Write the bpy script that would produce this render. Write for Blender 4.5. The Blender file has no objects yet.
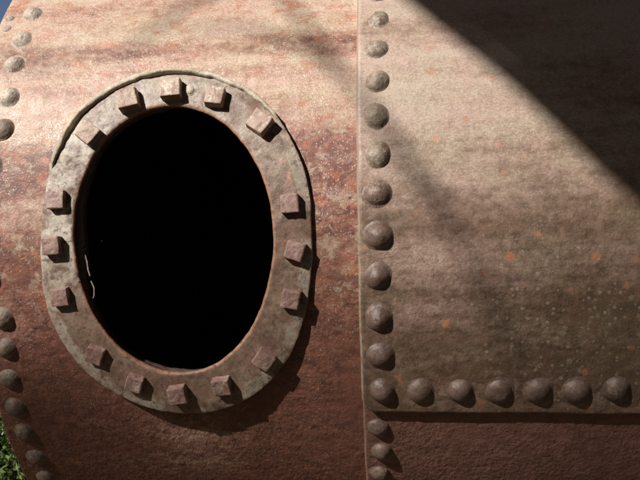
import bpy, bmesh, math, random
import numpy as np
from mathutils import Vector, Matrix, Quaternion, noise as mnoise

random.seed(7)
RNG = np.random.default_rng(7)
scene = bpy.context.scene
COL = scene.collection

# ------------------------------------------------------------------ camera, light, exposure
R = 0.640                    # drum radius (m)
ZC = 0.66                    # height of the drum's axis above the ground
YAW, ROLL, PITCH = -0.0990, -0.0169, -0.0002
FPX = 720.0                  # focal length in pixels of the 640-pixel-wide photograph
CAM = Vector((0.0, -(R + 1.0), ZC - 0.0055))
_cp, _sp, _cy, _sy, _cr, _sr = (math.cos(PITCH), math.sin(PITCH), math.cos(YAW), math.sin(YAW),
                                math.cos(ROLL), math.sin(ROLL))
FW = Vector((_sy * _cp, _cy * _cp, _sp))
_rt = Vector((_cy, -_sy, 0)); _up = _rt.cross(FW)
RT = _cr * _rt + _sr * _up
UP = -_sr * _rt + _cr * _up
cam_data = bpy.data.cameras.new('camera')
cam = bpy.data.objects.new('camera', cam_data); COL.objects.link(cam)
m = Matrix.Identity(4)
for i in range(3):
    m[i][0], m[i][1], m[i][2], m[i][3] = RT[i], UP[i], -FW[i], CAM[i]
cam.matrix_world = m
cam_data.sensor_width = 36.0
cam_data.lens = FPX / 640.0 * 36.0
cam_data.clip_start = 0.02
cam_data.clip_end = 600
cam_data.dof.use_dof = True
cam_data.dof.focus_distance = 1.06
cam_data.dof.aperture_fstop = 13.0
scene.camera = cam

SUN = Vector((-0.85, -1.0, 0.97)).normalized()          # towards the sun
sun_el = math.asin(SUN.z); sun_az = math.atan2(SUN.x, SUN.y)
world = bpy.data.worlds.new('World'); scene.world = world
world.use_nodes = True
wn = world.node_tree; wn.nodes.clear()
_sky = wn.nodes.new('ShaderNodeTexSky'); _sky.sky_type = 'NISHITA'
_sky.sun_disc = False; _sky.air_density = 0.55; _sky.dust_density = 1.2; _sky.ozone_density = 0.1; _sky.sun_elevation = sun_el; _sky.sun_rotation = sun_az
_bg = wn.nodes.new('ShaderNodeBackground'); _bg.inputs[1].default_value = 0.06
_wo = wn.nodes.new('ShaderNodeOutputWorld')
wn.links.new(_sky.outputs[0], _bg.inputs[0]); wn.links.new(_bg.outputs[0], _wo.inputs[0])
sl = bpy.data.lights.new('sun', 'SUN'); sl.energy = 5.0; sl.angle = math.radians(0.53)
sl.color = (1.0, 0.965, 0.92)
sun = bpy.data.objects.new('sun', sl); COL.objects.link(sun)
sun.rotation_euler = SUN.to_track_quat('Z', 'Y').to_euler(); sun.location = (-3, -4, 6)
vs = scene.view_settings
vs.view_transform = 'Standard'; vs.look = 'None'; vs.gamma = 1; vs.use_curve_mapping = False
vs.exposure = 0.48

# ------------------------------------------------------------------ helpers
def ray(u, v):
    return (FW + RT * ((u - 320) / FPX) + UP * ((240 - v) / FPX)).normalized()

def bp(u, v, r=R):
    """where the drum of radius r lies in the direction of a point of the picture -> (x, arc length)"""
    d = ray(u, v); oy, oz = CAM.y, CAM.z - ZC
    a = d.y ** 2 + d.z ** 2; b = oy * d.y + oz * d.z; c = oy * oy + oz * oz - r * r
    t = (-b - math.sqrt(max(b * b - a * c, 0))) / a
    p = CAM + d * t
    return p.x, R * math.atan2(p.z - ZC, -p.y)

def pos(x, s, r):
    th = s / R
    return Vector((x, -r * math.cos(th), ZC + r * math.sin(th)))

def vnoise(u, v, scale, seed):
    """smooth value noise on arrays"""
    g = np.random.default_rng(seed).random((257, 257))
    U = np.asarray(u) * scale + 37.3; V = np.asarray(v) * scale + 91.7
    iu = np.floor(U).astype(int); iv = np.floor(V).astype(int)
    fu = U - iu; fv = V - iv
    fu = fu * fu * (3 - 2 * fu); fv = fv * fv * (3 - 2 * fv)
    a = g[iu % 257, iv % 257]; b = g[(iu + 1) % 257, iv % 257]
    c = g[iu % 257, (iv + 1) % 257]; d = g[(iu + 1) % 257, (iv + 1) % 257]
    return (a * (1 - fu) + b * fu) * (1 - fv) + (c * (1 - fu) + d * fu) * fv - 0.5

def link(name, mesh, mat, parent=None, smooth=True):
    o = bpy.data.objects.new(name, mesh); COL.objects.link(o)
    if mat: mesh.materials.append(mat)
    if smooth:
        mesh.polygons.foreach_set('use_smooth', [True] * len(mesh.polygons))
    if parent: o.parent = parent
    return o

def tag(o, label=None, cat=None, group=None, kind=None):
    for k, v in (('label', label), ('category', cat), ('group', group), ('kind', kind)):
        if v: o[k] = v
    return o

def sheet(name, X, S, Rr, mat, parent, keep=None, edge=None):
    """grid mesh on the drum from 2-d arrays of x, arc length, radius; uv in metres"""
    nr, nc = X.shape
    th = S / R
    co = np.stack([X, -Rr * np.cos(th), ZC + Rr * np.sin(th)], -1).reshape(-1, 3)
    idx = np.arange(nr * nc).reshape(nr, nc)
    f = np.stack([idx[:-1, :-1], idx[:-1, 1:], idx[1:, 1:], idx[1:, :-1]], -1).reshape(-1, 4)
    if keep is not None:
        f = f[keep.reshape(-1)]
    me = bpy.data.meshes.new(name)
    me.vertices.add(len(co)); me.vertices.foreach_set('co', co.astype(np.float32).ravel())
    me.loops.add(f.size); me.loops.foreach_set('vertex_index', f.astype(np.int32).ravel())
    me.polygons.add(len(f)); me.polygons.foreach_set('loop_start', (np.arange(len(f)) * 4).astype(np.int32))
    me.update(calc_edges=True)
    uv = me.uv_layers.new(name='uv')
    uvs = np.stack([X.reshape(-1), S.reshape(-1)], -1)[f.ravel()]
    uv.data.foreach_set('uv', uvs.astype(np.float32).ravel())
    if edge is not None:
        at = me.attributes.new('edge', 'FLOAT', 'POINT'); at.data.foreach_set('value', edge.astype(np.float32).ravel())
    me.validate()
    return link(name, me, mat, parent)

# ------------------------------------------------------------------ materials
X_SEAM = bp(357.5, 240)[0]
class NT:
    def __init__(self, name):
        self.m = bpy.data.materials.new(name); self.m.use_nodes = True
        self.t = self.m.node_tree; self.t.nodes.clear()
        self.out = self.t.nodes.new('ShaderNodeOutputMaterial')
        self.b = self.t.nodes.new('ShaderNodeBsdfPrincipled')
        self.t.links.new(self.b.outputs[0], self.out.inputs[0])
    def n(self, typ, **kw):
        x = self.t.nodes.new(typ)
        for k, v in kw.items(): setattr(x, k, v)
        return x
    def put(self, sock, v):
        if isinstance(v, bpy.types.NodeSocket): self.t.links.new(v, sock)
        elif v is not None:
            if isinstance(v, (tuple, list)) and len(v) == 3 and len(sock.default_value) == 4: v = (*v, 1)
            sock.default_value = v
    def coords(self, kind='UV'):
        if kind == 'UV': return self.n('ShaderNodeTexCoord').outputs['UV']
        return self.n('ShaderNodeNewGeometry').outputs['Position']
    def mapping(self, v, scale=(1, 1, 1), loc=(0, 0, 0), rot=(0, 0, 0)):
        x = self.n('ShaderNodeMapping'); self.put(x.inputs[0], v)
        x.inputs[1].default_value = loc; x.inputs[2].default_value = rot; x.inputs[3].default_value = scale
        return x.outputs[0]
    def noise(self, v, scale, detail=5, rough=0.6, dist=0.0):
        x = self.n('ShaderNodeTexNoise'); self.put(x.inputs['Vector'], v)
        x.inputs['Scale'].default_value = scale; x.inputs['Detail'].default_value = detail
        x.inputs['Roughness'].default_value = rough; x.inputs['Distortion'].default_value = dist
        return x.outputs[0]
    def voro(self, v, scale, feature='F1'):
        x = self.n('ShaderNodeTexVoronoi', feature=feature); self.put(x.inputs['Vector'], v)
        x.inputs['Scale'].default_value = scale
        return x.outputs['Distance'], x.outputs['Color']
    def step(self, v, a, b, lo=0.0, hi=1.0):
        x = self.n('ShaderNodeMapRange', interpolation_type='SMOOTHSTEP'); self.put(x.inputs[0], v)
        x.inputs[1].default_value = a; x.inputs[2].default_value = b
        x.inputs[3].default_value = lo; x.inputs[4].default_value = hi
        return x.outputs[0]
    def math(self, op, a, b=None, c=None):
        x = self.n('ShaderNodeMath', operation=op); self.put(x.inputs[0], a)
        if b is not None: self.put(x.inputs[1], b)
        if c is not None: self.put(x.inputs[2], c)
        return x.outputs[0]
    def mix(self, f, a, b, mode='MIX'):
        x = self.n('ShaderNodeMix', data_type='RGBA', blend_type=mode)
        self.put(x.inputs[0], f); self.put(x.inputs[6], a); self.put(x.inputs[7], b)
        return x.outputs[2]
    def sep(self, v):
        x = self.n('ShaderNodeSeparateXYZ'); self.put(x.inputs[0], v); return x.outputs
    def bump(self, h, strength, dist, normal=None):
        x = self.n('ShaderNodeBump'); self.put(x.inputs['Height'], h)
        x.inputs['Strength'].default_value = strength; x.inputs['Distance'].default_value = dist
        if normal is not None: self.put(x.inputs['Normal'], normal)
        return x.outputs[0]

def lichen(T, uv, scale, share, r0, r1, zone=None):
    """ragged round patches scattered over some of the cells"""
    w = T.noise(uv, 150, 4, 0.65)
    d, c = T.voro(uv, scale)
    s = T.sep(c)
    lim = T.math('MULTIPLY_ADD', s[1], r1 - r0, r0)
    dd = T.math('ADD', d, T.math('MULTIPLY_ADD', w, 0.36, -0.18))
    q = T.math('SUBTRACT', lim, dd)
    on = T.math('LESS_THAN', s[0], share if zone is None else T.math('MULTIPLY', zone, share))
    return T.math('MULTIPLY', T.step(q, -0.05, 0.09), on)

def plate_material(name, rust, deep, pale, dust, pale_bias, grain_amt, pit, spots=None, gloss=0.5, pit_zone=None, edge=None, patch=None, specks=1.0, bands=False):
    T = NT(name); uv = T.coords('UV')
    big = T.noise(T.mapping(uv, (0.75, 1.5, 1)), 5.0, 5, 0.62, 0.4)
    band = T.noise(T.mapping(uv, (0.9, 7, 1), rot=(0, 0, 0.05)), 2.6, 5, 0.6, 0.3)
    mott = T.noise(T.mapping(uv, (0.8, 1.3, 1), (3, 1, 0)), 34, 6, 0.68, 0.2)
    fine = T.noise(T.mapping(uv, (0.75, 1.3, 1), rot=(0, 0, -0.12)), 290, 3, 0.65)
    grit = T.noise(uv, 640, 2, 0.7)
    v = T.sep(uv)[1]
    # upper flank chalkier, lower rustier; the light's falloff is put into the colour too
    vtone = T.step(v, -0.16, 0.29, -0.15 + pale_bias, 0.15 + pale_bias)
    mo2 = T.noise(T.mapping(uv, (0.9, 1.2, 1), (7, 2, 0)), 62, 6, 0.72, 0.1)
    col = T.mix(T.step(T.math('MULTIPLY_ADD', mott, 0.3, T.math('MULTIPLY', mo2, 0.7)), 0.36, 0.62), deep, rust)
    k = T.math('ADD', T.math('MULTIPLY_ADD', big, 0.5, -0.25), T.math('MULTIPLY_ADD', band, 0.62, -0.31))
    k = T.math('ADD', k, T.math('MULTIPLY_ADD', mo2, 0.5, -0.25))
    k = T.math('ADD', T.math('ADD', k, vtone), 0.5)
    if bands:      # two redder courses run along the drum
        vb = T.math('ADD', v, T.math('MULTIPLY_ADD', T.noise(T.mapping(uv, (0.5, 1, 1)), 6, 4, 0.6), 0.09, -0.045))
        b1 = T.math('MULTIPLY', T.step(vb, 0.265, 0.285), T.step(vb, 0.325, 0.305))
        b2 = T.math('MULTIPLY', T.step(vb, 0.055, 0.085), T.step(vb, 0.165, 0.13))
        k = T.math('SUBTRACT', k, T.math('MULTIPLY', T.math('MAXIMUM', b1, b2), 0.15))
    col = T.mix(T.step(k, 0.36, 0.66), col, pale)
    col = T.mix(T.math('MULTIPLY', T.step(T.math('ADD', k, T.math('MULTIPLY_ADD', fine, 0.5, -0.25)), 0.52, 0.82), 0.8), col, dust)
    # bare grey and orange blotches where the old paint has gone
    if patch:
        zone = T.step(T.noise(uv, 7, 3, 0.5), 0.35, 0.6, 0.25, 1.0)
        zone = T.math('MULTIPLY', zone, T.step(v, -0.17, -0.04))
        pa = T.step(T.noise(T.mapping(uv, (0.9, 1.1, 1), (2, 9, 0)), 44, 6, 0.68, 0.3), 0.53, 0.60)
        col = T.mix(T.math('MULTIPLY', T.math('MULTIPLY', pa, zone), 0.6), col, patch[0])
        pb = T.step(T.noise(T.mapping(uv, (0.8, 1.2, 1), (6, 4, 0)), 30, 6, 0.70, 0.3), 0.52, 0.62)
        col = T.mix(T.math('MULTIPLY', T.math('MULTIPLY', pb, zone), 0.75), col, patch[1])
    hue = T.step(T.noise(T.mapping(uv, (0.8, 1.4, 1), (11, 5, 0)), 8, 4, 0.65), 0.40, 0.60)
    col = T.mix(1.0, col, T.mix(hue, (1.02, 0.93, 0.90), (0.98, 0.97, 0.87)), 'MULTIPLY')
    # fine rolled grain and grit
    g = T.math('MULTIPLY_ADD', T.math('ADD', fine, T.math('MULTIPLY_ADD', grit, 0.6, -0.3)), grain_amt * 2, 1 - grain_amt)
    col = T.mix(1.0, col, _rgb(T, g), 'MULTIPLY')
    # dark pits
    pd, pc = T.voro(T.mapping(uv, (0.9, 1.1, 1)), 130)
    pm = T.math('MULTIPLY', T.step(pd, 0.30, 0.12), T.step(T.noise(uv, 22, 4, 0.65), 0.50, 0.62))
    if pit_zone: pm = T.math('MULTIPLY', pm, pit_zone(T, T.sep(uv)))
    col = T.mix(T.math('MULTIPLY', pm, 0.75), col, tuple(c * 0.45 for c in deep))
    # pale specks: crumbs, with the surface's white glints put into the colour
    cd, cc = T.voro(uv, 300)
    cs = T.sep(cc)
    cm = T.math('MULTIPLY', T.step(cd, 0.40, 0.12), T.math('LESS_THAN', cs[0], T.step(T.noise(uv, 9, 4, 0.6), 0.38, 0.66, 0.05, 0.55)))
    cm = T.math('MULTIPLY', cm, T.step(v, -0.2, 0.2, 0.40 * specks, 0.95 * specks))
    col = T.mix(T.math('MULTIPLY', cm, 0.8), col, (0.60, 0.53, 0.46))
    if edge:  # tone along the lap bevel, the sunlit seam line put into the colour
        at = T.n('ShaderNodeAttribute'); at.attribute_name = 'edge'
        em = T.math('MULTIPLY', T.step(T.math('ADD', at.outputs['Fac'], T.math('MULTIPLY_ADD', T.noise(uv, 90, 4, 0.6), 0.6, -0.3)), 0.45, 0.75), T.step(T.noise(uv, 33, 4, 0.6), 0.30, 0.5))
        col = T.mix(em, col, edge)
    if spots: col = spots(T, uv, col)
    T.put(T.b.inputs['Base Color'], col)
    # scattered hard, shiny scale between the matt rust
    sh = T.math('MULTIPLY', T.step(T.noise(uv, 330, 3, 0.6), 0.52, 0.62), T.step(T.noise(uv, 11, 4, 0.6), 0.42, 0.62))
    T.put(T.b.inputs['Roughness'], T.math('SUBTRACT', T.math('MULTIPLY_ADD', mott, 0.3, gloss - 0.08), T.math('MULTIPLY', sh, 0.30)))
    T.b.inputs['Specular IOR Level'].default_value = 0.45
    h1 = T.noise(T.mapping(uv, (1.1, 0.95, 1)), 150, 3, 0.5, 0.1)
    h2 = T.noise(T.mapping(uv, (1.1, 0.95, 1)), 380, 2, 0.6)
    loc = T.step(T.math('SUBTRACT', T.noise(uv, 6, 4, 0.6), T.math('MULTIPLY', v, 0.35)), 0.40, 0.66, 0.35, 1.5)
    h = T.math('ADD', T.math('MULTIPLY', h1, loc), T.math('MULTIPLY', h2, 0.45))
    h = T.math('SUBTRACT', h, T.math('MULTIPLY', pm, 0.35))
    h = T.math('ADD', h, T.math('MULTIPLY', cm, 0.12))
    T.put(T.b.inputs['Normal'], T.bump(h, 1.0, pit))
    return T.m

def _rgb(T, v):
    x = T.n('ShaderNodeCombineColor')
    for i in range(3): T.put(x.inputs[i], v)
    return x.outputs[0]

def spots_right(T, uv, col):
    xyz = T.sep(uv)
    zone = T.step(T.noise(uv, 5.0, 3, 0.5), 0.40, 0.60)
    low = T.step(xyz[1], 0.02, -0.17)
    zx = T.math('MULTIPLY', T.math('MULTIPLY', low, T.step(xyz[1], -0.262, -0.22)), T.step(xyz[0], 0.06, 0.16))
    bl = T.math('MULTIPLY', T.step(T.noise(T.mapping(uv, loc=(2, 8, 0)), 85, 5, 0.7), 0.55, 0.64), T.math('MULTIPLY', zx, T.step(T.noise(uv, 14, 3, 0.6), 0.42, 0.58)))
    col = T.mix(T.math('MULTIPLY', bl, 0.55), col, (0.31, 0.285, 0.205))
    ol = T.math('MULTIPLY', T.step(T.noise(T.mapping(uv, loc=(4, 1, 0)), 4.5, 5, 0.65), 0.46, 0.66), T.step(xyz[0], 0.02, 0.35))
    col = T.mix(T.math('MULTIPLY', ol, 0.2), col, (0.20, 0.15, 0.075))
    pl = lichen(T, uv, 80, 0.45, 0.05, 0.34, T.math('MULTIPLY', zx, zone))
    col = T.mix(T.math('MULTIPLY', pl, 0.36), col, (0.34, 0.32, 0.22))
    pl2 = lichen(T, T.mapping(uv, loc=(5, 3, 0)), 150, 0.6, 0.05, 0.42, T.math('MULTIPLY', zx, zone))
    col = T.mix(T.math('MULTIPLY', pl2, 0.34), col, (0.46, 0.42, 0.33))
    orr = lichen(T, T.mapping(uv, loc=(1.3, 2.2, 0)), 23, 0.55, 0.04, 0.18)
    col = T.mix(T.math('MULTIPLY', orr, 0.7), col, (0.46, 0.19, 0.10))
    or3 = lichen(T, T.mapping(uv, loc=(3.7, 6.2, 0)), 28, 0.85, 0.10, 0.25, T.math('MULTIPLY', zx, zone))
    col = T.mix(T.math('MULTIPLY', or3, 0.75), col, (0.42, 0.165, 0.085))
    or2 = lichen(T, T.mapping(uv, loc=(8.3, 4.2, 0)), 42, 0.12, 0.08, 0.22)
    col = T.mix(T.math('MULTIPLY', or2, 0.7), col, (0.38, 0.17, 0.09))
    return col

def spots_left(T, uv, col):
    orr = lichen(T, T.mapping(uv, loc=(2.3, 7.2, 0)), 24, 0.22, 0.08, 0.24)
    col = T.mix(T.math('MULTIPLY', orr, 0.6), col, (0.42, 0.15, 0.07))
    return col

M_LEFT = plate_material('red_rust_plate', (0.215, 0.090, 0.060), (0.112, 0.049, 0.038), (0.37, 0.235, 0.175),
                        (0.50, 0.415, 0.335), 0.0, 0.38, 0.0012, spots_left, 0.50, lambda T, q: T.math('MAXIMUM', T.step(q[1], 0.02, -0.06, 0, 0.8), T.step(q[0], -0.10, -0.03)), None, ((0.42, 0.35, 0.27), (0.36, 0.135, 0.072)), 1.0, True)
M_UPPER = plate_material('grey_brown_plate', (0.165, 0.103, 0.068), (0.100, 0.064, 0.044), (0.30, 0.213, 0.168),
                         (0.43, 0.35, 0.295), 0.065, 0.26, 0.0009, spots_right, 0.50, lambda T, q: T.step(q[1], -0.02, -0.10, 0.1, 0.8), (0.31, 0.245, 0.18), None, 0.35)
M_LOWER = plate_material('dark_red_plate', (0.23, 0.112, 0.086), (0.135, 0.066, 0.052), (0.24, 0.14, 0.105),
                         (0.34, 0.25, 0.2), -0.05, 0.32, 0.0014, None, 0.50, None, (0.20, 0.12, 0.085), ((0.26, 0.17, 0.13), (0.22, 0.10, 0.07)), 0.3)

def iron_material(name, a, b, pale, pale_amt, pit=0.0016, rough=0.55, scale=60, crust=0.0):
    T = NT(name); p = T.coords('P')
    n1 = T.noise(p, scale, 6, 0.65, 0.3); n2 = T.noise(p, scale * 5, 4, 0.7); n3 = T.noise(p, scale * 0.4, 4, 0.6)
    col = T.mix(T.step(n1, 0.36, 0.64), a, b)
    col = T.mix(T.math('MULTIPLY', T.step(T.math('ADD', n3, T.math('MULTIPLY_ADD', n2, 0.5, -0.25)), 0.62 - pale_amt, 0.82 - pale_amt), 0.85), col, pale)
    if crust:
        n4 = T.noise(p, 130, 5, 0.72, 0.2)
        col = T.mix(T.math('MULTIPLY', T.step(n4, 0.53, 0.60), crust), col, pale)
        col = T.mix(T.math('MULTIPLY', T.step(n4, 0.44, 0.37), crust), col, (0.075, 0.045, 0.032))
        col = T.mix(T.math('MULTIPLY', T.step(T.noise(p, 48, 4, 0.6), 0.60, 0.68), crust), col, (0.30, 0.125, 0.065))
    g = T.math('MULTIPLY_ADD', n2, 1.1, 0.45)
    col = T.mix(1.0, col, _rgb(T, g), 'MULTIPLY')
    T.put(T.b.inputs['Base Color'], col)
    T.put(T.b.inputs['Roughness'], T.math('MULTIPLY_ADD', n1, 0.3, rough - 0.15))
    T.b.inputs['Specular IOR Level'].default_value = 0.45
    h = T.math('ADD', n1, T.math('MULTIPLY', n2, 0.5 if crust else 0.35))
    if crust: h = T.math('ADD', h, T.math('MULTIPLY', n4, 0.8))
    T.put(T.b.inputs['Normal'], T.bump(h, 1.0, pit))
    return T.m

M_RIVET = iron_material('weathered_rivet', (0.120, 0.074, 0.056), (0.175, 0.115, 0.088), (0.29, 0.22, 0.17), 0.03, 0.0011, 0.36, 60, 0.22)
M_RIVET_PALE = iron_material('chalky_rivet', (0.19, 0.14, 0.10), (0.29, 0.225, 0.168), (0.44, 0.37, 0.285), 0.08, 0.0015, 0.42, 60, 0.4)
M_RIVET_TOP = iron_material('cream_rivet', (0.36, 0.27, 0.215), (0.48, 0.40, 0.32), (0.56, 0.50, 0.40), 0.10, 0.0020, 0.5, 60, 0.5)  # palest tone, for the uppermost end rivets
M_RIVET_END = iron_material('pale_rivet', (0.14, 0.095, 0.07), (0.21, 0.155, 0.11), (0.3, 0.26, 0.19), 0.06, 0.0018, 0.45, 60, 0.4)
def ring_material():
    T = NT('ring_iron'); p = T.coords('P'); t = T.sep(T.coords('UV'))[0]; ang = T.sep(T.coords('UV'))[1]
    n0 = T.noise(p, 12, 4, 0.6); n1 = T.noise(p, 38, 6, 0.68, 0.3); n2 = T.noise(p, 170, 4, 0.7); n3 = T.noise(p, 75, 5, 0.7)
    col = T.mix(T.step(n1, 0.36, 0.64), (0.140, 0.082, 0.054), (0.222, 0.150, 0.102))
    col = T.mix(T.math('MULTIPLY', T.step(n3, 0.52, 0.62), 0.5), col, (0.25, 0.115, 0.085))
    # crusted paint: thick on the left limb, on the outer band all round
    band = T.step(T.math('ADD', t, T.math('MULTIPLY_ADD', n1, 0.24, -0.12)), 0.70, 0.78)
    left = T.step(T.math('COSINE', T.math('SUBTRACT', ang, 2.75)), 0.45, 0.95)
    top = T.step(T.math('SINE', ang), 0.35, 0.9, 0, 0.55)
    cr = T.math('MAXIMUM', T.math('MULTIPLY', band, 0.55), T.math('MAXIMUM', left, top))
    cr = T.math('MULTIPLY', cr, T.step(T.math('MULTIPLY_ADD', n0, 0.5, T.math('MULTIPLY', n1, 0.5)), 0.40, 0.55))
    col = T.mix(T.math('MULTIPLY', cr, 0.85), col, (0.45, 0.40, 0.32))
    rim = T.math('MULTIPLY', T.step(t, 0.035, 0.01), T.step(n1, 0.35, 0.5, 0.3, 0.8))  # lighter rust on the inner rim; the sunlit lower lip put into the colour
    col = T.mix(rim, col, (0.36, 0.175, 0.10))
    spot = T.math('MULTIPLY', T.step(n3, 0.60, 0.66), T.step(n0, 0.5, 0.6))
    col = T.mix(T.math('MULTIPLY', spot, 0.7), col, (0.40, 0.20, 0.12))
    dk = T.math('MULTIPLY', T.step(T.noise(p, 110, 4, 0.7), 0.54, 0.64), 0.75)
    col = T.mix(dk, col, (0.10, 0.055, 0.04))
    col = T.mix(1.0, col, _rgb(T, T.math('MULTIPLY_ADD', n2, 1.2, 0.40)), 'MULTIPLY')
    T.put(T.b.inputs['Base Color'], col)
    T.put(T.b.inputs['Roughness'], T.math('MULTIPLY_ADD', n1, 0.3, 0.36))
    h = T.math('ADD', T.math('ADD', n3, T.math('MULTIPLY', n2, 0.4)), T.math('MULTIPLY', cr, 0.3))
    T.put(T.b.inputs['Normal'], T.bump(h, 1.0, 0.0011))
    return T.m
M_RING = ring_material()
M_LIP = iron_material('lip_iron', (0.33, 0.26, 0.18), (0.45, 0.39, 0.29), (0.52, 0.48, 0.38), 0.12, 0.0018)
M_BOLT = iron_material('bolt_iron', (0.21, 0.115, 0.092), (0.32, 0.205, 0.165), (0.45, 0.36, 0.29), 0.08, 0.0012, 0.55, 70)
M_BOLT_PALE = iron_material('pale_bolt', (0.27, 0.16, 0.115), (0.41, 0.305, 0.23), (0.55, 0.47, 0.37), 0.10, 0.0010, 0.55, 60)  # paler tone, for the upper bolts
M_EDGE = iron_material('end_iron', (0.14, 0.085, 0.07), (0.2, 0.14, 0.11), (0.3, 0.26, 0.22), 0.0)
M_BLACK = iron_material('black_iron', (0.020, 0.014, 0.011), (0.035, 0.022, 0.016), (0.05, 0.035, 0.025), 0.0)
M_FLAKE = iron_material('paint_flake', (0.26, 0.20, 0.14), (0.36, 0.30, 0.22), (0.45, 0.4, 0.32), 0.1)

# ------------------------------------------------------------------ the boiler
boiler = bpy.data.objects.new('boiler', None); COL.objects.link(boiler)
tag(boiler, 'old rusty riveted iron boiler drum with an open oval manhole in its flank', 'boiler')

X_END_RIVET = -0.5820
X_END = X_END_RIVET - 0.026
X_SEAM = bp(357.5, 240)[0]
S_ROW = bp(540, 394, R)[1]
S_BOT = S_ROW - 0.0245
X_MAX = 1.05
T_LOW, T_UP = 0.0034, 0.0142

# manhole outline: closed curves in (x, arc) around a centre
inner_px = [(172,107),(210,115),(243,143),(264,182),(272,232),(269,280),(256,318),(231,351),(200,370),(165,372),(131,357),
            (102,325),(83,290),(75,250),(76,210),(86,173),(106,139),(135,115)]
outer_px = [(172,72),(215,78),(255,97),(285,127),(303,167),(311,210),(312,255),(307,300),(296,343),(275,378),(245,400),
            (205,412),(170,412),(130,402),(96,381),(66,346),(47,305),(40,265),(41,230),(46,190),(58,150),(80,115),(110,90),(140,77)]
RING_H = 0.0095
RING_X = 0.0115              # the ring is flatter than the drum: it stands off more at top and bottom
def ring_rise(s): return RING_X * ((s + 0.004) / 0.235) ** 2
def bp_ring(u, v, h):
    x, s = bp(u, v, R + h)
    for _ in range(3): x, s = bp(u, v, R + h + float(ring_rise(s)))
    return x, s
ip = np.array([bp_ring(u, v, RING_H - 0.001) for u, v in inner_px])
op_ = np.array([bp_ring(u, v, RING_H - 0.003) for u, v in outer_px])
CX, CS = ip[:, 0].mean(), ip[:, 1].mean()
def fourier(pts, order):
    ph = np.arctan2(pts[:, 1] - CS, pts[:, 0] - CX); rr = np.hypot(pts[:, 0] - CX, pts[:, 1] - CS)
    A = np.stack([np.ones_like(ph)] + [f(k * ph) for k in range(1, order + 1) for f in (np.cos, np.sin)], -1)
    return np.linalg.lstsq(A, rr, rcond=None)[0]
def feval(c, ph):
    o = (len(c) - 1) // 2
    A = np.stack([np.ones_like(ph)] + [f(k * ph) for k in range(1, o + 1) for f in (np.cos, np.sin)], -1)
    return A @ c
FI, FO = fourier(ip, 4), fourier(op_, 4)

def steps(a, b, h): return np.linspace(a, b, max(2, int(round(abs(b - a) / h)) + 1))

def relief(X, S, seed, amp=1.0):
    return amp * (0.0010 * vnoise(X, S, 9, seed) + 0.0005 * vnoise(X, S, 38, seed + 1) + 0.0005 * vnoise(X, S, 110, seed + 2))

# left plate
xs = np.concatenate([[X_END, X_END, X_END + 0.0015], steps(X_END + 0.004, X_SEAM + 0.02, 0.0025)])
dr = np.concatenate([[-0.012, -0.002, -0.0004], np.zeros(len(xs) - 3)])
fine = steps(-0.46, 0.46, 0.0025)
ss = np.concatenate([fine, np.linspace(0.46, 2 * math.pi * R - 0.46, 130)[1:]])
X, S = np.meshgrid(xs, ss); DR = np.tile(dr, (len(ss), 1))
q_ = np.clip((S - 0.18) / 0.2, 0, 1)
X = X - 0.016 * (q_ * q_ * (3 - 2 * q_)) * np.clip(1 - np.arange(len(xs)) / 14.0, 0, 1)[None, :]
Rr = R + DR + relief(X, S, 11)
cx = (X[:-1, :-1] + X[1:, 1:]) / 2; cs = (S[:-1, :-1] + S[1:, 1:]) / 2
ph = np.arctan2(cs - CS, cx - CX)
rm = 0.5 * (feval(FI, ph.ravel()) + feval(FO, ph.ravel())).reshape(ph.shape)
keep = np.hypot(cx - CX, cs - CS) > rm
plate_left = sheet('shell_plate', X, S, Rr, M_LEFT, boiler, keep)
plate_left['label'] = 'red rusty shell plate holding the oval manhole'

# lower right plate (tucked under the upper one)
def lap_cols(x_edge, t, xfine):
    xs = np.concatenate([[x_edge, x_edge + 0.0008, x_edge + 0.0030, x_edge + 0.0044], steps(x_edge + 0.008, xfine, 0.0025),
                         np.linspace(xfine, X_MAX, 24)[1:]])
    dr = np.concatenate([[-0.002, t * 0.35, t * 0.9, t], np.full(len(xs) - 4, t)])
    return xs, dr
xs, dr = lap_cols(X_SEAM + 0.001, T_LOW, 0.56)
ss = np.concatenate([np.linspace(-2 * math.pi * R + 1.75, -0.46, 90)[:-1], steps(-0.46, S_BOT + 0.03, 0.0025)])
X, S = np.meshgrid(xs, ss); DR = np.tile(dr, (len(ss), 1))
X = X + (0.0012 * vnoise(S, S * 0, 30, 5) + 0.0006 * vnoise(S, S * 0, 120, 6)) * (X < X_SEAM + 0.02)
plate_low = sheet('shell_plate', X, S, R + DR + relief(X, S, 23, 1.15) * (DR > -0.001), M_LOWER, boiler, None, 1.0 * (DR < T_LOW * 0.99))
plate_low['label'] = 'dark red lower shell plate under the horizontal lap seam'

# upper right plate, rounded lower corner
ss = np.concatenate([S_BOT + np.array([0, 0.0006, 0.0016, 0.0028]), steps(S_BOT + 0.005, 0.46, 0.0025), np.linspace(0.46, 1.85, 50)[1:]])
drs = np.zeros(len(ss)); drs[:4] = [-(T_UP - T_LOW) - 0.003, -(T_UP - T_LOW) * 0.55, -0.0012, -0.0003]
xs, dr = lap_cols(X_SEAM, T_UP, 0.56)
rc = 0.022
d = np.clip(S_BOT + rc - ss, 0, rc)
x0 = rc - np.sqrt(np.maximum(rc * rc - d * d, 0))
p = (xs - X_SEAM) / (X_MAX - X_SEAM)
X = X_SEAM + x0[:, None] + p[None, :] * (X_MAX - X_SEAM - x0[:, None])
S = np.tile(ss[:, None], (1, len(xs)))
X = X + (0.0012 * vnoise(S, S * 0, 26, 8) + 0.0007 * vnoise(S, S * 0, 110, 9)) * (np.arange(len(xs)) < 8)[None, :]
S = S + (0.0016 * vnoise(X, X * 0, 16, 15) + 0.0009 * vnoise(X, X * 0, 80, 16)) * (np.arange(len(ss)) < 6)[:, None]
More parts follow.
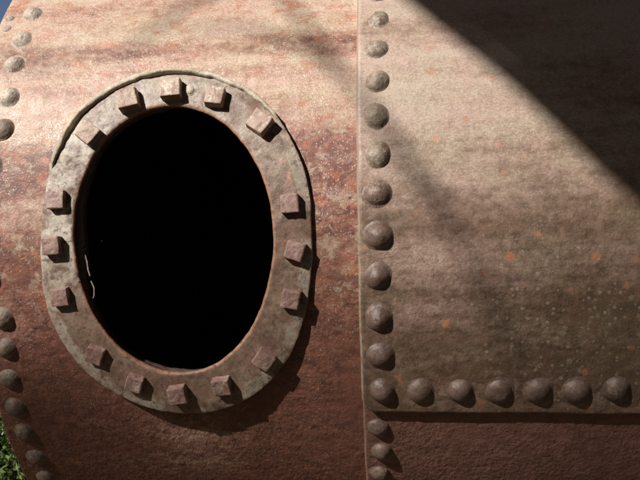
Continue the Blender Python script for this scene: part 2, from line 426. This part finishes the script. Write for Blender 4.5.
DR = np.minimum(np.tile(dr, (len(ss), 1)), T_UP + drs[:, None])
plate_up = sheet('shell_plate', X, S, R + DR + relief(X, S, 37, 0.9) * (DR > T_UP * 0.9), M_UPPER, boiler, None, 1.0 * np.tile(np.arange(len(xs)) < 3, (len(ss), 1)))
plate_up['label'] = 'grey brown upper shell plate spotted with orange lichen'

# ends of the drum: dished heads set into the shell
def end_plate(x, sgn):
    bm = bmesh.new(); prof = [(R - 0.0125, 0.0), (R - 0.014, -0.012), (R - 0.05, 0.0), (R * 0.7, 0.045), (R * 0.35, 0.075), (0.001, 0.085)]
    n = 96; rings = []
    for r, dx in prof:
        rings.append([bm.verts.new((x + sgn * (dx - 0.004), -r * math.cos(2 * math.pi * i / n), ZC + r * math.sin(2 * math.pi * i / n))) for i in range(n)])
    for a, b in zip(rings, rings[1:]):
        for i in range(n): bm.faces.new((a[i], a[(i + 1) % n], b[(i + 1) % n], b[i]))
    me = bpy.data.meshes.new('end_plate'); bm.to_mesh(me); bm.free()
    return link('end_plate', me, M_EDGE, boiler)
end_plate(X_END + 0.008, -1); end_plate(X_MAX - 0.008, 1)

# inner lining of the drum, the hole's darkness put into its near-black colour (closed except for the manhole)
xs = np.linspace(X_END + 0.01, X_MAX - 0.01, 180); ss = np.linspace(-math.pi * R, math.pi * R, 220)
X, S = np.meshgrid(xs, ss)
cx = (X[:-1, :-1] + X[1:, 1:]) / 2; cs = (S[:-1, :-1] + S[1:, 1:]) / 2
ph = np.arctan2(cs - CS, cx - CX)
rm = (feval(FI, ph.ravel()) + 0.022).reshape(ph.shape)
sheet('inner_lining', X, S, np.full_like(X, R - 0.014), M_BLACK, boiler, np.hypot(cx - CX, cs - CS) > rm)

# ------------------------------------------------------------------ rivets (children of their plates)
def rivet_mesh(name, rad, hgt, seed, mat, power=2.2):
    bm = bmesh.new(); n = 28; rg = []
    if power < 0:      # bell shaped, painted into the plate
        prof = [(1.28, -0.06), (1.18, 0.015), (1.08, 0.07), (1.0, 0.17)] + [(q, 0.17 + 0.83 * (1 - q ** 2.1) ** 0.8) for q in np.linspace(0.93, 0.1, 9)]
    else:
        prof = [(1.16, -0.06), (1.08, 0.02), (1.01, 0.07)]
        for k in range(1, 9):
            q = 1 - k / 9.0
            prof.append((q, 0.07 + 0.93 * (1 - q ** power) ** 0.85))
    tilt = random.uniform(-0.09, 0.09), random.uniform(-0.09, 0.09)
    sx = random.uniform(0.93, 1.07); flat = random.choice((1.0, 1.0, 0.93, 0.85))
    def wob(x, y, z):
        v = Vector((x, y, z)) * 1.5 + Vector((seed * 7.1, 3.3, 1.9))
        return 1 + 0.04 * mnoise.noise(v) + 0.025 * mnoise.noise(v * 3)
    for q, z in prof:
        row = []
        for i in range(n):
            a = 2 * math.pi * i / n
            x, y = q * math.cos(a) * sx, q * math.sin(a) / sx
            w = wob(x, y, z)
            zz = min(z, flat + 0.25 * (z - flat)) * hgt * w + (tilt[0] * x + tilt[1] * y) * rad * (z > 0.05) * 0.6
            row.append(bm.verts.new((x * rad * w, y * rad * w, zz)))
        rg.append(row)
    for a, b in zip(rg, rg[1:]):
        for i in range(n): bm.faces.new((a[i], a[(i + 1) % n], b[(i + 1) % n], b[i]))
    top = bm.verts.new((0, 0, hgt * (flat + 0.25 * (1 - flat)) * wob(0, 0, 1)))
    for i in range(n): bm.faces.new((rg[-1][i], rg[-1][(i + 1) % n], top))
    me = bpy.data.meshes.new(name); bm.to_mesh(me); bm.free()
    me.polygons.foreach_set('use_smooth', [True] * len(me.polygons)); me.materials.append(mat)
    return me
RIV = [rivet_mesh('rivet', 0.0179, 0.0118, i, M_RIVET, random.uniform(1.7, 2.3)) for i in range(9)]
RIVE = [rivet_mesh('rivet', 0.0165, 0.0108, i + 20, M_RIVET_END, random.uniform(1.8, 2.4)) for i in range(7)]

RIVP = [rivet_mesh('rivet', 0.0179, 0.0118, i + 60, M_RIVET_PALE, random.uniform(1.7, 2.3)) for i in range(5)]
RIVT = [rivet_mesh('rivet', 0.0165, 0.0108, i + 80, M_RIVET_TOP, random.uniform(1.8, 2.4)) for i in range(6)]
RIVB = [rivet_mesh('rivet', 0.0170, 0.0110, i + 40, M_RIVET, -1) for i in range(7)]

def frame(th, spin):
    n = Vector((0, -math.cos(th), math.sin(th))); t = Vector((1, 0, 0)); b = n.cross(t)
    mm = Matrix((t, b, n)).transposed()
    return mm.to_quaternion() @ Quaternion((0, 0, 1), spin)

def rivet(x, s, r, parent, pool, sc=1.0):
    o = bpy.data.objects.new('rivet', random.choice(pool)); COL.objects.link(o)
    o.parent = parent; o.location = pos(x, s, r)
    o.rotation_mode = 'QUATERNION'; o.rotation_quaternion = frame(s / R, random.uniform(0, 6.28))
    k = sc * random.uniform(0.95, 1.05); o.scale = (k, k, sc * random.uniform(0.85, 1.12))
    return o

seam_px = [(378,16),(376,46),(377,79),(376,114),(378,153),(377,193),(378,236),(378,277),(379,319),(380,357),(382,394)]
seam = [bp(u, v, R + T_UP + 0.007) for u, v in seam_px]
DS = 0.0585
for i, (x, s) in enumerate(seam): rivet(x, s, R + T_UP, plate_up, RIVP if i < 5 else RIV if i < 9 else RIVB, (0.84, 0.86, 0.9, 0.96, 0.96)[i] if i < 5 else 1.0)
for k in range(1, 9): rivet(seam[0][0], seam[0][1] + k * DS, R + T_UP, plate_up, RIV)
row_px = [(420,394),(461,394),(500,394),(539,394),(578,394),(618,392)]
row = [bp(u, v, R + T_UP + 0.007) for u, v in row_px]
for x, s in row: rivet(x, s, R + T_UP, plate_up, RIVB)
x, s = row[-1]
while x < X_MAX - 0.08:
    x += 0.055; rivet(x, s, R + T_UP, plate_up, RIVB)
low_px = [(379,430),(381,454),(380,476)]
low = [bp(u, v, R + T_LOW + 0.006) for u, v in low_px]
for x, s in low: rivet(x, s, R + T_LOW, plate_low, RIVB, 0.92)
for k in range(1, 8): rivet(low[-1][0], low[-1][1] - k * 0.05, R + T_LOW, plate_low, RIVB, 0.92)
end_px = [(31,11),(20,37),(13,62),(6,95),(1,128),(1,320),(4,350),(8,381),(14,410),(23,435),(35,460),(45,480)]
es = [bp(u, v, R + 0.006) for u, v in end_px]
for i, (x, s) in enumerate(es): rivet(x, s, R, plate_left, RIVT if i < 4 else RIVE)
for k in range(1, 5): rivet(es[4][0] - 0.014, es[4][1] + (es[5][1] - es[4][1]) * k / 5, R, plate_left, RIVE)
for k in range(1, 8):
    rivet(es[0][0] + 0.0, es[0][1] + k * 0.056, R, plate_left, RIVE); rivet(es[-1][0], es[-1][1] - k * 0.056, R, plate_left, RIVE)
for u, v in ((9, 17), (6, 27)):
    x, s = bp(u, v, R + 0.003); rivet(max(x, X_END - 0.006), s, R - 0.002, plate_left, RIVT, 0.6)

# ------------------------------------------------------------------ manhole ring
def ring_sheet(name, prof, n, mat, parent, a0=0.0, a1=2 * math.pi, closed=True, seed=0, fade=None, jit=0.0, shift=None, offmul=None):
    """prof: list of (t across 0 inner..1 outer, offset metres outward, height)"""
    ph = np.linspace(a0, a1, n, endpoint=not closed)
    fi, fo = feval(FI, ph), feval(FO, ph)
    co = []
    for j, (t, off, h) in enumerate(prof):
        rr = fi + (fo - fi) * t + off * (offmul(ph) if offmul else 1) + (shift(ph) if shift else 0)
        x = CX + rr * np.cos(ph); s = CS + rr * np.sin(ph)
        hh = np.full_like(ph, h)
        if fade is not None: hh = fade(ph, h)
        hh = hh + ring_rise(s) * (h > 0)
        w = 0.0012 * vnoise(x, s, 24, seed) + 0.0010 * vnoise(x, s, 70, seed + 1) + 0.0006 * vnoise(x, s, 190, seed + 2)
        hh = hh + w * (h > -0.004)
        if jit:
            dxy = jit * (vnoise(x, s, 45, seed + 4) + 0.6 * vnoise(x, s, 150, seed + 5))
            x = x + dxy * np.cos(ph); s = s + dxy * np.sin(ph)
        th = s / R; r = R + hh
        co.append(np.stack([x, -r * np.cos(th), ZC + r * np.sin(th)], -1))
    co = np.array(co); k = len(prof)
    idx = np.arange(k * n).reshape(k, n)
    f = []
    m_ = n if closed else n - 1
    for j in range(k - 1):
        for i in range(m_):
            i2 = (i + 1) % n
            f.append((int(idx[j, i]), int(idx[j + 1, i]), int(idx[j + 1, i2]), int(idx[j, i2])))
    if not closed:
        f.append(tuple(int(v) for v in idx[:, 0])); f.append(tuple(int(v) for v in idx[::-1, -1]))
    me = bpy.data.meshes.new(name); me.from_pydata(co.reshape(-1, 3).tolist(), [], f); me.update()
    uvl = me.uv_layers.new(name='uv')
    tt = np.repeat(np.array([q[0] for q in prof]), n); aa = np.tile(np.mod(ph + math.pi, 2 * math.pi) - math.pi, k)
    li = np.zeros(len(me.loops), np.int32); me.loops.foreach_get('vertex_index', li)
    uvl.data.foreach_set('uv', np.stack([tt[li], aa[li]], -1).astype(np.float32).ravel())
    return link(name, me, mat, parent)

H = RING_H
face = [(0.12, 0.010, -0.007), (0.0, 0.009, -0.006), (0.0, 0.002, 0.0005), (0.0, 0.0, H - 0.0034), (0.0, 0.0012, H - 0.0014), (0.0, 0.0030, H - 0.0003)]
face += [(t, 0.0, H) for t in np.linspace(0.08, 0.74, 15)] + [(0.765, 0.0, H - 0.0003), (0.85, 0.0, H - 0.0012), (0.93, 0.0, H - 0.0019)]
face += [(1.0, -0.0010, H - 0.0024), (1.0, -0.0003, H - 0.0028), (1.0, 0.0, H - 0.0040), (1.0, 0.0004, -0.002)]
ring = ring_sheet('manhole_ring', face, 420, M_RING, boiler, seed=51, jit=0.0014)
ring['label'] = 'flat oval iron ring bolted round the manhole'
# the plate edge seen inside the hole, behind the ring
inner = [(0.0, 0.014, -0.0080), (0.0, 0.0, -0.0090), (0.0, 0.0, -0.0110), (0.0, 0.0, -0.024), (0.0, 0.016, -0.026)]
fl = ring_sheet('inner_flange', inner, 200, M_EDGE, boiler, seed=61, jit=0.003, shift=lambda ph: 0.016 - 0.022 * np.clip(-np.cos(ph + 0.05), 0, 1) ** 3.0)
# raised lip along the upper outer edge of the ring
a0, a1 = math.radians(40), math.radians(157)
def lipthin(ph):
    q = np.clip((ph - a0) / 0.3, 0.02, 1) * np.clip((a1 - ph) / 0.3, 0.02, 1)
    return q * (0.85 + 0.5 * vnoise(np.cos(ph) * 9, np.sin(ph) * 9, 3.0, 78))
def lipfade(ph, h):
    q = np.clip((ph - a0) / 0.5, 0, 1) * np.clip((a1 - ph) / 0.45, 0, 1)
    q = q * (0.75 + 0.5 * vnoise(np.cos(ph) * 3, np.sin(ph) * 3, 3.0, 77) + 0.18 * np.sin(ph * 9))
    sink = 0.010 * (1 - np.clip(q * 3.5, 0, 1))
    return np.where(h > H, H + (h - H) * np.clip(q, 0.02, 1.2), h) - sink * (h > 0)
lip = [(1.0, 0.0045, -0.002), (1.0, 0.0044, H + 0.001), (1.0, 0.0034, H + 0.0042), (1.0, 0.001, H + 0.0058), (1.0, -0.0022, H + 0.0056),
       (1.0, -0.0044, H + 0.0042), (1.0, -0.0050, H - 0.003)]
ring_sheet('rim_lip', lip, 160, M_LIP, ring, a0, a1, False, 71, lipfade, 0.002, None, lipthin)

# square bolt heads
def bolt_mesh(seed, size, hgt, pale):
    bm = bmesh.new(); bmesh.ops.create_cube(bm, size=1.0)
    for v in bm.verts:
        v.co.x *= size * (1.0 if v.co.z < 0 else random.uniform(0.93, 1.0)); v.co.y *= size * (1.0 if v.co.z < 0 else random.uniform(0.93, 1.0))
        v.co.z = -0.003 if v.co.z < 0 else hgt * random.uniform(0.9, 1.08)
    bmesh.ops.bevel(bm, geom=list(bm.edges), offset=0.0018, segments=2, affect='EDGES', profile=0.6)
    bmesh.ops.subdivide_edges(bm, edges=[e for e in bm.edges if e.calc_length() > 0.006], cuts=4, use_grid_fill=True)
    for v in bm.verts:
        q = v.co * 150 + Vector((seed * 9.7, 1.1, 4.2))
        v.co += Vector((mnoise.noise(q), mnoise.noise(q + Vector((40, 0, 0))), mnoise.noise(q + Vector((0, 40, 0))))) * 0.0008
    me = bpy.data.meshes.new('bolt_head'); bm.to_mesh(me); bm.free()
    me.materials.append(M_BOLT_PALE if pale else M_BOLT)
    return me
bolts = [(127,98,-14,1.05),(170,87,-4,1.05),(214,95,8,0.95),(259,121,36,1.05),(289,203,-4,1),(294,251,18,1.0),(290,300,12,1),(263,362,36,1),
         (221,389,-8,1),(177,397,-10,1),(133,386,18,0.95),(93,357,22,0.95),(58,298,-6,1),(50,246,-3,1),(54,199,-2,1),(87,132,38,1.0)]
for i, (u, v, rot, sc) in enumerate(bolts):
    x, s = bp_ring(u, v, H + 0.012)
    hb = H + float(ring_rise(s))
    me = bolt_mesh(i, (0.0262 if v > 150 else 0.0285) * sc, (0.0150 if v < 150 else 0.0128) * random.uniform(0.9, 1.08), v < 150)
    o = bpy.data.objects.new('bolt_head', me); COL.objects.link(o); o.parent = ring
    o.location = pos(x, s, R + hb - 0.001); o.rotation_mode = 'QUATERNION'; o.rotation_quaternion = frame(s / R, math.radians(rot) * -1)
# worn stub of an old bolt beside the second head
x, s = bp_ring(189, 90, H)
o = link('bolt_stub', rivet_mesh('bolt_stub', 0.0082, 0.003, 91, M_LIP, 4.0), None, ring)
o.location = pos(x, s, R + H + float(ring_rise(s))); o.rotation_mode = 'QUATERNION'; o.rotation_quaternion = frame(s / R, 0.3)

# curled flakes of scale hanging on the hole's left edge
def flake(pts, wid, name='scale_flake'):
    bm = bmesh.new(); rows = []
    for (u, v, dh) in pts:
        x, s = bp(u, v, R + dh)
        a = pos(x - wid, s, R + dh); b = pos(x + wid, s + wid * 0.4, R + dh + wid * 0.6)
        rows.append((bm.verts.new(a), bm.verts.new(b)))
    for (a, b), (c, d_) in zip(rows, rows[1:]): bm.faces.new((a, b, d_, c))
    r = bmesh.ops.solidify(bm, geom=bm.faces[:], thickness=0.0006)
    me = bpy.data.meshes.new(name); bm.to_mesh(me); bm.free()
    return link(name, me, M_FLAKE, ring)
flake([(85,255,-.004),(87,262,-.002),(88,270,.001),(90,276,.002)], 0.0011)
flake([(91,281,.000),(94,288,.003),(94,296,.002),(92,300,-.002)], 0.0010)
flake([(74,281,.006),(76,277,.010),(79,279,.012),(77,284,.009)], 0.0010)

# ------------------------------------------------------------------ ground and what grows there
def ground_material():
    T = NT('grassy_soil'); p = T.coords('P')
    n1 = T.noise(p, 1.2, 6, 0.6); n2 = T.noise(p, 30, 5, 0.7)
    col = T.mix(T.step(n1, 0.4, 0.6), (0.080, 0.060, 0.036), (0.095, 0.066, 0.044))
    col = T.mix(T.step(n2, 0.45, 0.65), col, (0.055, 0.056, 0.024))
    T.put(T.b.inputs['Base Color'], col); T.b.inputs['Roughness'].default_value = 0.9; T.b.inputs['Specular IOR Level'].default_value = 0.15
    T.put(T.b.inputs['Normal'], T.bump(n2, 0.8, 0.03))
    return T.m
bm = bmesh.new()
N = 60
gv = [[bm.verts.new(((i / N - 0.5) * 500 * abs(i / N - 0.5) * 2, (j / N - 0.5) * 500 * abs(j / N - 0.5) * 2, 0)) for j in range(N + 1)] for i in range(N + 1)]
for i in range(N):
    for j in range(N): bm.faces.new((gv[i][j], gv[i + 1][j], gv[i + 1][j + 1], gv[i][j + 1]))
me = bpy.data.meshes.new('ground'); bm.to_mesh(me); bm.free()
tag(link('ground', me, ground_material()), kind='structure')

def leaf_material(name, a, b):
    T = NT(name); p = T.coords('P')
    col = T.mix(T.step(T.noise(p, 18, 3, 0.6), 0.4, 0.6), a, b)
    T.put(T.b.inputs['Base Color'], col); T.b.inputs['Roughness'].default_value = 0.2; T.b.inputs['Specular IOR Level'].default_value = 0.7
    tr = T.n('ShaderNodeBsdfTranslucent'); T.put(tr.inputs[0], (0.26, 0.38, 0.08))
    mx = T.n('ShaderNodeMixShader'); mx.inputs[0].default_value = 0.38
    T.t.links.new(T.b.outputs[0], mx.inputs[1]); T.t.links.new(tr.outputs[0], mx.inputs[2]); T.t.links.new(mx.outputs[0], T.out.inputs[0])
    return T.m
M_LEAF = leaf_material('shrub_leaf', (0.15, 0.22, 0.075), (0.24, 0.33, 0.14))
M_SCREEN = iron_material('screen_leaf', (0.026, 0.026, 0.015), (0.036, 0.036, 0.022), (0.05, 0.045, 0.03), 0.0, 0.001, 0.8, 3)
M_BARK = iron_material('bark', (0.07, 0.05, 0.035), (0.14, 0.11, 0.08), (0.2, 0.18, 0.15), 0.02, 0.004, 0.85, 25)

def tube(bm, pts, rads, n=12):
    rows = []
    for i, p in enumerate(pts):
        d = (pts[min(i + 1, len(pts) - 1)] - pts[max(i - 1, 0)]).normalized()
        a = d.orthogonal().normalized() if i == 0 else (rows_a - d * rows_a.dot(d)).normalized()
        rows_a = a; b = d.cross(a)
        rows.append([bm.verts.new(p + (a * math.cos(2 * math.pi * k / n) + b * math.sin(2 * math.pi * k / n)) * rads[i]) for k in range(n)])
    for q, w in zip(rows, rows[1:]):
        for k in range(n): bm.faces.new((q[k], q[(k + 1) % n], w[(k + 1) % n], w[k]))
    bm.faces.new(rows[0][::-1]); bm.faces.new(rows[-1])

def shrub(center, rad, hgt, nleaf, label, seed):
    rnd = random.Random(seed)
    root = bpy.data.objects.new('leafy_shrub', None); COL.objects.link(root); root.location = (center.x, center.y, 0)
    tag(root, label, 'shrub')
    bm = bmesh.new(); tips = []
    for k in range(16):
        a = rnd.uniform(0, 6.28); q = rnd.uniform(0.2, 0.9) * rad
        tip = Vector((q * math.cos(a), q * math.sin(a), hgt * rnd.uniform(0.45, 0.95)))
        b0 = Vector((rnd.uniform(-.08, .08), rnd.uniform(-.08, .08), -0.02))
        mid = b0.lerp(tip, 0.5) + Vector((0, 0, 0.08))
        tube(bm, [b0, mid, tip], [0.014, 0.009, 0.003], 6); tips += [tip, mid, mid.lerp(tip, 0.5)]
    me = bpy.data.meshes.new('stem'); bm.to_mesh(me); bm.free(); link('stem', me, M_BARK, root)
    bm = bmesh.new()
    for k in range(nleaf):
        t = rnd.choice(tips)
        c = t + Vector((rnd.gauss(0, .10), rnd.gauss(0, .10), rnd.gauss(0, .10)))
        if c.z < 0.03: c.z = 0.03 + rnd.random() * 0.2
        L = rnd.uniform(0.006, 0.014); W = L * 0.42
        d = Vector((rnd.gauss(0, 1), rnd.gauss(0, 1), rnd.gauss(0.1, 0.7))).normalized()
        w = d.orthogonal().normalized(); w = Quaternion(d, rnd.uniform(0, 6.28)) @ w; up = d.cross(w)
        v = [bm.verts.new(c - d * L), bm.verts.new(c + w * W - d * L * .1), bm.verts.new(c + d * L + up * L * .15), bm.verts.new(c - w * W - d * L * .1)]
        bm.faces.new(v)
    me = bpy.data.meshes.new('foliage'); bm.to_mesh(me); bm.free(); link('foliage', me, M_LEAF, root, False)
    return root
def out_at(u, v, y):
    d = ray(u, v); return CAM + d * ((y - CAM.y) / d.y)
c1 = out_at(-12, 452, 0.24)
shrub(Vector((c1.x, c1.y, 0)), 0.28, 0.36, 14000, 'low leafy green shrub in sun behind the lower left rim of the boiler', 3)

# leaf screen added unseen behind the viewer to cut sky fill; gap passes the sun
def leaf_screen():
    bm = bmesh.new(); rnd = random.Random(31)
    saz = math.atan2(SUN.x, SUN.y)
    for k in range(34000):
        az = rnd.uniform(math.radians(75), math.radians(285))
        dd = abs((az - (saz % (2 * math.pi)) + math.pi) % (2 * math.pi) - math.pi)
        r = rnd.uniform(8, 11)
        top = r * math.tan(math.radians(28 if dd < 0.21 else 64)) * (0.85 + 0.15 * math.sin(az * 9))
        c = Vector((r * math.sin(az) - 0.35, r * math.cos(az) + 0.1, rnd.uniform(0, top)))
        L = rnd.uniform(0.14, 0.3); W = L * 0.6
        d = Vector((rnd.gauss(0, 1), rnd.gauss(0, 1), rnd.gauss(0, 1))).normalized(); w = Quaternion(d, rnd.uniform(0, 6.28)) @ d.orthogonal().normalized()
        bm.faces.new([bm.verts.new(c - d * L), bm.verts.new(c + w * W), bm.verts.new(c + d * L), bm.verts.new(c - w * W)])
    for k in range(15000):      # overhead leaf dome, added to hold off sky light, open towards the sun
        el = math.asin(rnd.uniform(math.sin(math.radians(52)), 1.0)); az = rnd.uniform(0, 2 * math.pi)
        dv = Vector((math.cos(el) * math.sin(az), math.cos(el) * math.cos(az), math.sin(el)))
        if dv.angle(SUN) < math.radians(9.5): continue
        c = dv * rnd.uniform(9, 11) + Vector((-0.35, 0.1, 0))
        L = rnd.uniform(0.14, 0.3); W = L * 0.6
        d = Vector((rnd.gauss(0, 1), rnd.gauss(0, 1), rnd.gauss(0, 1))).normalized(); w = Quaternion(d, rnd.uniform(0, 6.28)) @ d.orthogonal().normalized()
        bm.faces.new([bm.verts.new(c - d * L), bm.verts.new(c + w * W), bm.verts.new(c + d * L), bm.verts.new(c - w * W)])
    me = bpy.data.meshes.new('leaf_screen'); bm.to_mesh(me); bm.free()
    tag(link('leaf_screen', me, M_SCREEN, None, False), kind='stuff')
leaf_screen()

# leaning tree whose limb shades the upper right plate
tree = bpy.data.objects.new('leaning_tree', None); COL.objects.link(tree)
tag(tree, 'leaning tree beside the viewer shading the upper right plate', 'tree')
def P(u, v):
    x, s = bp(u, v, R + 0.008); return pos(x, s, R + 0.008)
DIST = 3.6
edge = [P(*q) for q in ((402, 0), (440, 31), (480, 63), (517, 95), (550, 126), (582, 158), (612, 186), (640, 209))]
E_ = [e + SUN * DIST for e in edge]
dirv = (E_[-1] - E_[0]).normalized()
q = dirv.cross(SUN).normalized()
if q.x < 0: q = -q
def limb(pts, rads, name='branch', n=14):
    bm = bmesh.new(); tube(bm, pts, rads, n)
    bmesh.ops.subdivide_edges(bm, edges=[e for e in bm.edges if e.calc_length() > 0.08], cuts=3, use_grid_fill=True)
    for v in bm.verts:
        v.co += Vector((mnoise.noise(v.co * 9), mnoise.noise(v.co * 9 + Vector((50, 0, 0))), mnoise.noise(v.co * 9 + Vector((0, 50, 0))))) * min(0.014, rads[0] * 0.3)
    me = bpy.data.meshes.new(name); bm.to_mesh(me); bm.free()
    return link(name, me, M_BARK, tree)
RB = 0.19
off = 0.024
base = E_[-1] + dirv * 2.3; base = Vector((base.x, base.y, -0.05))
pre = E_[0] - dirv * 0.9
limb([base, E_[-1].lerp(base, 0.5) + q * (RB + 0.08)] + [e + q * (off + RB) for e in E_[::-1]] + [pre + q * (off + RB)], [0.26, 0.22] + [RB] * 8 + [0.16], 'trunk', 24)
limb([E_[-1] + dirv * 0.5 + q * 0.16] + [e + q * 0.0125 for e in E_[::-1]] + [pre - q * 0.05], [0.02] + [0.0125] * 8 + [0.008])
def twig(px, dist, rad):
    pts = [P(u, v) + SUN * dist for u, v in px]
    limb(pts, [rad * (1 - 0.5 * i / (len(pts) - 1)) for i in range(len(pts))], 'twig', 8)
twig([(440,205),(395,140),(345,75),(285,0),(240,-60)], 5.0, 0.0095)
twig([(520,370),(490,300),(468,250),(440,190)], 4.6, 0.008)
twig([(345,75),(300,40),(240,20),(170,25)], 5.2, 0.008)
twig([(240,-20),(180,0),(150,25),(110,60)], 5.2, 0.009)

# unseen leaf cloud added far up the sun's path to dim the lower flank
def leaf_cloud():
    bm = bmesh.new(); rnd = random.Random(12)
    def dens(u, v):
        d = 0.0
        d += 1.5 * max(0, min(1, (v - 345) / 90)) * max(0, min(1, (130 - u) / 110))
        d += 0.10 * max(0, min(1, (v - 150) / 170))
        d += 0.10 * max(0, min(1, (u - 450) / 150)) * max(0, min(1, (v - 190) / 120))
        return d
    n = 0
    for k in range(60000):
        u, v = rnd.uniform(-40, 860), rnd.uniform(100, 620)
        if rnd.random() * 3.0 > dens(u, min(v, 560)): continue
        e = P(min(max(u, -40), 640), min(v, 500)) + RT * (u - min(max(u, -40), 640)) * 0.0015 - UP * max(v - 500, 0) * 0.0015
        c = e + SUN * rnd.uniform(11, 16)
        L = rnd.uniform(0.010, 0.018); W = L * 0.6
        d = Vector((rnd.gauss(0, 1), rnd.gauss(0, 1), rnd.gauss(0, 1))).normalized(); w = Quaternion(d, rnd.uniform(0, 6.28)) @ d.orthogonal().normalized(); up = d.cross(w)
        bm.faces.new([bm.verts.new(c - d * L), bm.verts.new(c + w * W), bm.verts.new(c + d * L + up * L * .2), bm.verts.new(c - w * W)]); n += 1
    me = bpy.data.meshes.new('leaf_cloud'); bm.to_mesh(me); bm.free(); print('crown leaves', n)
    return link('leaf_cloud', me, M_SCREEN, tree, False)
leaf_cloud()
